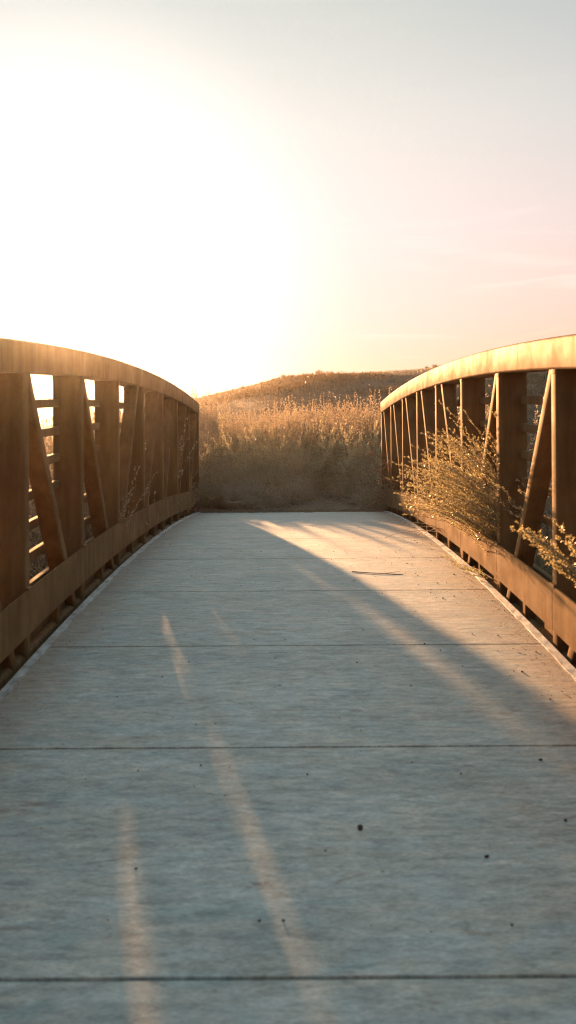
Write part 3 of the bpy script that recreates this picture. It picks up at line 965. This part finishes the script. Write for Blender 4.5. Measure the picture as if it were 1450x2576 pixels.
# ------------------------------------------------------------------ sky, sun
w = bpy.data.worlds.new('World'); sc.world = w; w.use_nodes = True
t = w.node_tree; t.nodes.clear()
sky = t.nodes.new('ShaderNodeTexSky'); sky.sky_type = 'NISHITA'; sky.sun_disc = False
sky.sun_elevation = R(SUN_EL); sky.sun_rotation = R(-SUN_AZ)
sky.air_density = 1.0; sky.dust_density = 4.0; sky.ozone_density = 1.0
# thick, dusty evening air: the glare round the sun levels off and the low sky turns peach
def vm(op, a, b):
    n = t.nodes.new('ShaderNodeVectorMath'); n.operation = op
    for k, q in enumerate((a, b)):
        if isinstance(q, tuple): n.inputs[k].default_value = q
        else: t.links.new(q, n.inputs[k])
    return n.outputs[0]


KN = 2.0
den = vm('ADD', vm('MULTIPLY', sky.outputs[0], (1 / KN,) * 3), (1, 1, 1))
lev = vm('DIVIDE', sky.outputs[0], den)
tcw = t.nodes.new('ShaderNodeTexCoord'); sxw = t.nodes.new('ShaderNodeSeparateXYZ'); L(t, tcw, 'Generated', sxw, 'Vector')
tint = ramp(t, [(0.0, (.99, .70, .59)), (0.10, (.97, .745, .735)), (0.20, (.92, .80, .83)), (0.30, (.82, .81, .82)), (0.41, (.68, .73, .745)), (0.6, (.98, 1.06, .98)), (1.0, (1.55, 1.72, 1.56))]); L(t, sxw, 'Z', tint, 'Fac')
dp = t.nodes.new('ShaderNodeVectorMath'); dp.operation = 'DOT_PRODUCT'; dp.inputs[1].default_value = tuple(SUND); L(t, tcw, 'Generated', dp, 0)
near_sun = N(t, 'ShaderNodeMapRange', _interpolation_type='SMOOTHSTEP'); near_sun.inputs['From Min'].default_value = math.cos(R(19)); near_sun.inputs['From Max'].default_value = math.cos(R(4)); near_sun.inputs['To Max'].default_value = .85
L(t, dp, 'Value', near_sun, 'Value')
tint = mixc(t, (tint, 0), (1.0, .98, 1.0), 0.0); t.links.new(near_sun.outputs[0], tint.inputs[0])
fin = vm('MULTIPLY', lev, tint.outputs[2])
# thin streaks of high cloud
mpw = t.nodes.new('ShaderNodeMapping'); mpw.inputs['Scale'].default_value = (5.5, 2.0, 46.0); mpw.inputs['Rotation'].default_value = (0, R(-3), 0)
L(t, tcw, 'Generated', mpw, 'Vector')
cn = N(t, 'ShaderNodeTexNoise', Scale=1.0, Detail=7.0, Roughness=0.55, Distortion=0.7); L(t, mpw, 0, cn, 'Vector')
cr = ramp(t, [(0.54, (0, 0, 0)), (0.76, (.16, .145, .13))]); L(t, cn, 'Fac', cr, 'Fac')
cm = N(t, 'ShaderNodeMath', _operation='ADD'); cm.inputs[1].default_value = 1.0; L(t, cr, 0, cm, 0)
lowc = ramp(t, [(0.0, (1, 1, 1)), (0.15, (1, 1, 1)), (0.24, (.15, .15, .15)), (0.45, (.10, .10, .10)), (0.6, (0, 0, 0))]); L(t, sxw, 'Z', lowc, 'Fac')
fin = vm('MULTIPLY', fin, vm('ADD', vm('MULTIPLY', cr.outputs[0], lowc.outputs[0]), (1, 1, 1)))
bg = t.nodes.new('ShaderNodeBackground'); bg.inputs['Strength'].default_value = .118
out = t.nodes.new('ShaderNodeOutputWorld')
t.links.new(fin, bg.inputs['Color']); L(t, bg, 0, out, 'Surface')

ld = bpy.data.lights.new('sun', 'SUN'); ld.energy = 5.0; ld.angle = R(.8); ld.color = (1.0, .52, .235)
lo = bpy.data.objects.new('sun', ld); COL.objects.link(lo)
lo.rotation_euler = SUND.to_track_quat('Z', 'Y').to_euler()

HAZE = 0.00040
if HAZE:
    mb = MB(); mb.box(-110, 110, -30, 150, -2.5, 8.0)
    mz, t = material('haze')
    pv = t.nodes.new('ShaderNodeVolumePrincipled')
    pv.inputs['Color'].default_value = (1.0, .90, .74, 1); pv.inputs['Density'].default_value = HAZE; pv.inputs['Anisotropy'].default_value = .94
    oo = t.nodes.new('ShaderNodeOutputMaterial'); t.links.new(pv.outputs[0], oo.inputs['Volume'])
    tag(mb.build('haze', mz), kind='stuff')

# ------------------------------------------------------------------ camera
cd = bpy.data.cameras.new('camera')
cam = bpy.data.objects.new('camera', cd); COL.objects.link(cam)
cam.location = (0, 0, CAMZ)
cam.rotation_mode = 'YXZ'
cd.sensor_fit = 'HORIZONTAL'; cd.sensor_width = 24.0; cd.lens = F / 1450 * 24
cd.shift_x = -(CX - 725) / 1450; cd.shift_y = -(1288 - CY) / 1450
from mathutils import Matrix
roll = R(-.38)
cam.rotation_mode = 'QUATERNION'
cam.rotation_quaternion = (Matrix.Rotation(R(90), 3, 'X') @ Matrix.Rotation(roll, 3, 'Z')).to_quaternion()
cd.clip_start = .05; cd.clip_end = 5000
cd.dof.use_dof = True; cd.dof.focus_distance = 12.0; cd.dof.aperture_fstop = 3.2
sc.camera = cam

sc.view_settings.view_transform = 'Standard'; sc.view_settings.look = 'None'
sc.view_settings.exposure = 2.45; sc.view_settings.gamma = 1.0
sc.cycles.filter_width = 1.15; sc.cycles.max_bounces = 8; sc.cycles.diffuse_bounces = 4; sc.cycles.transmission_bounces = 6
sc.cycles.use_denoising = True; sc.cycles.denoising_prefilter = 'NONE'
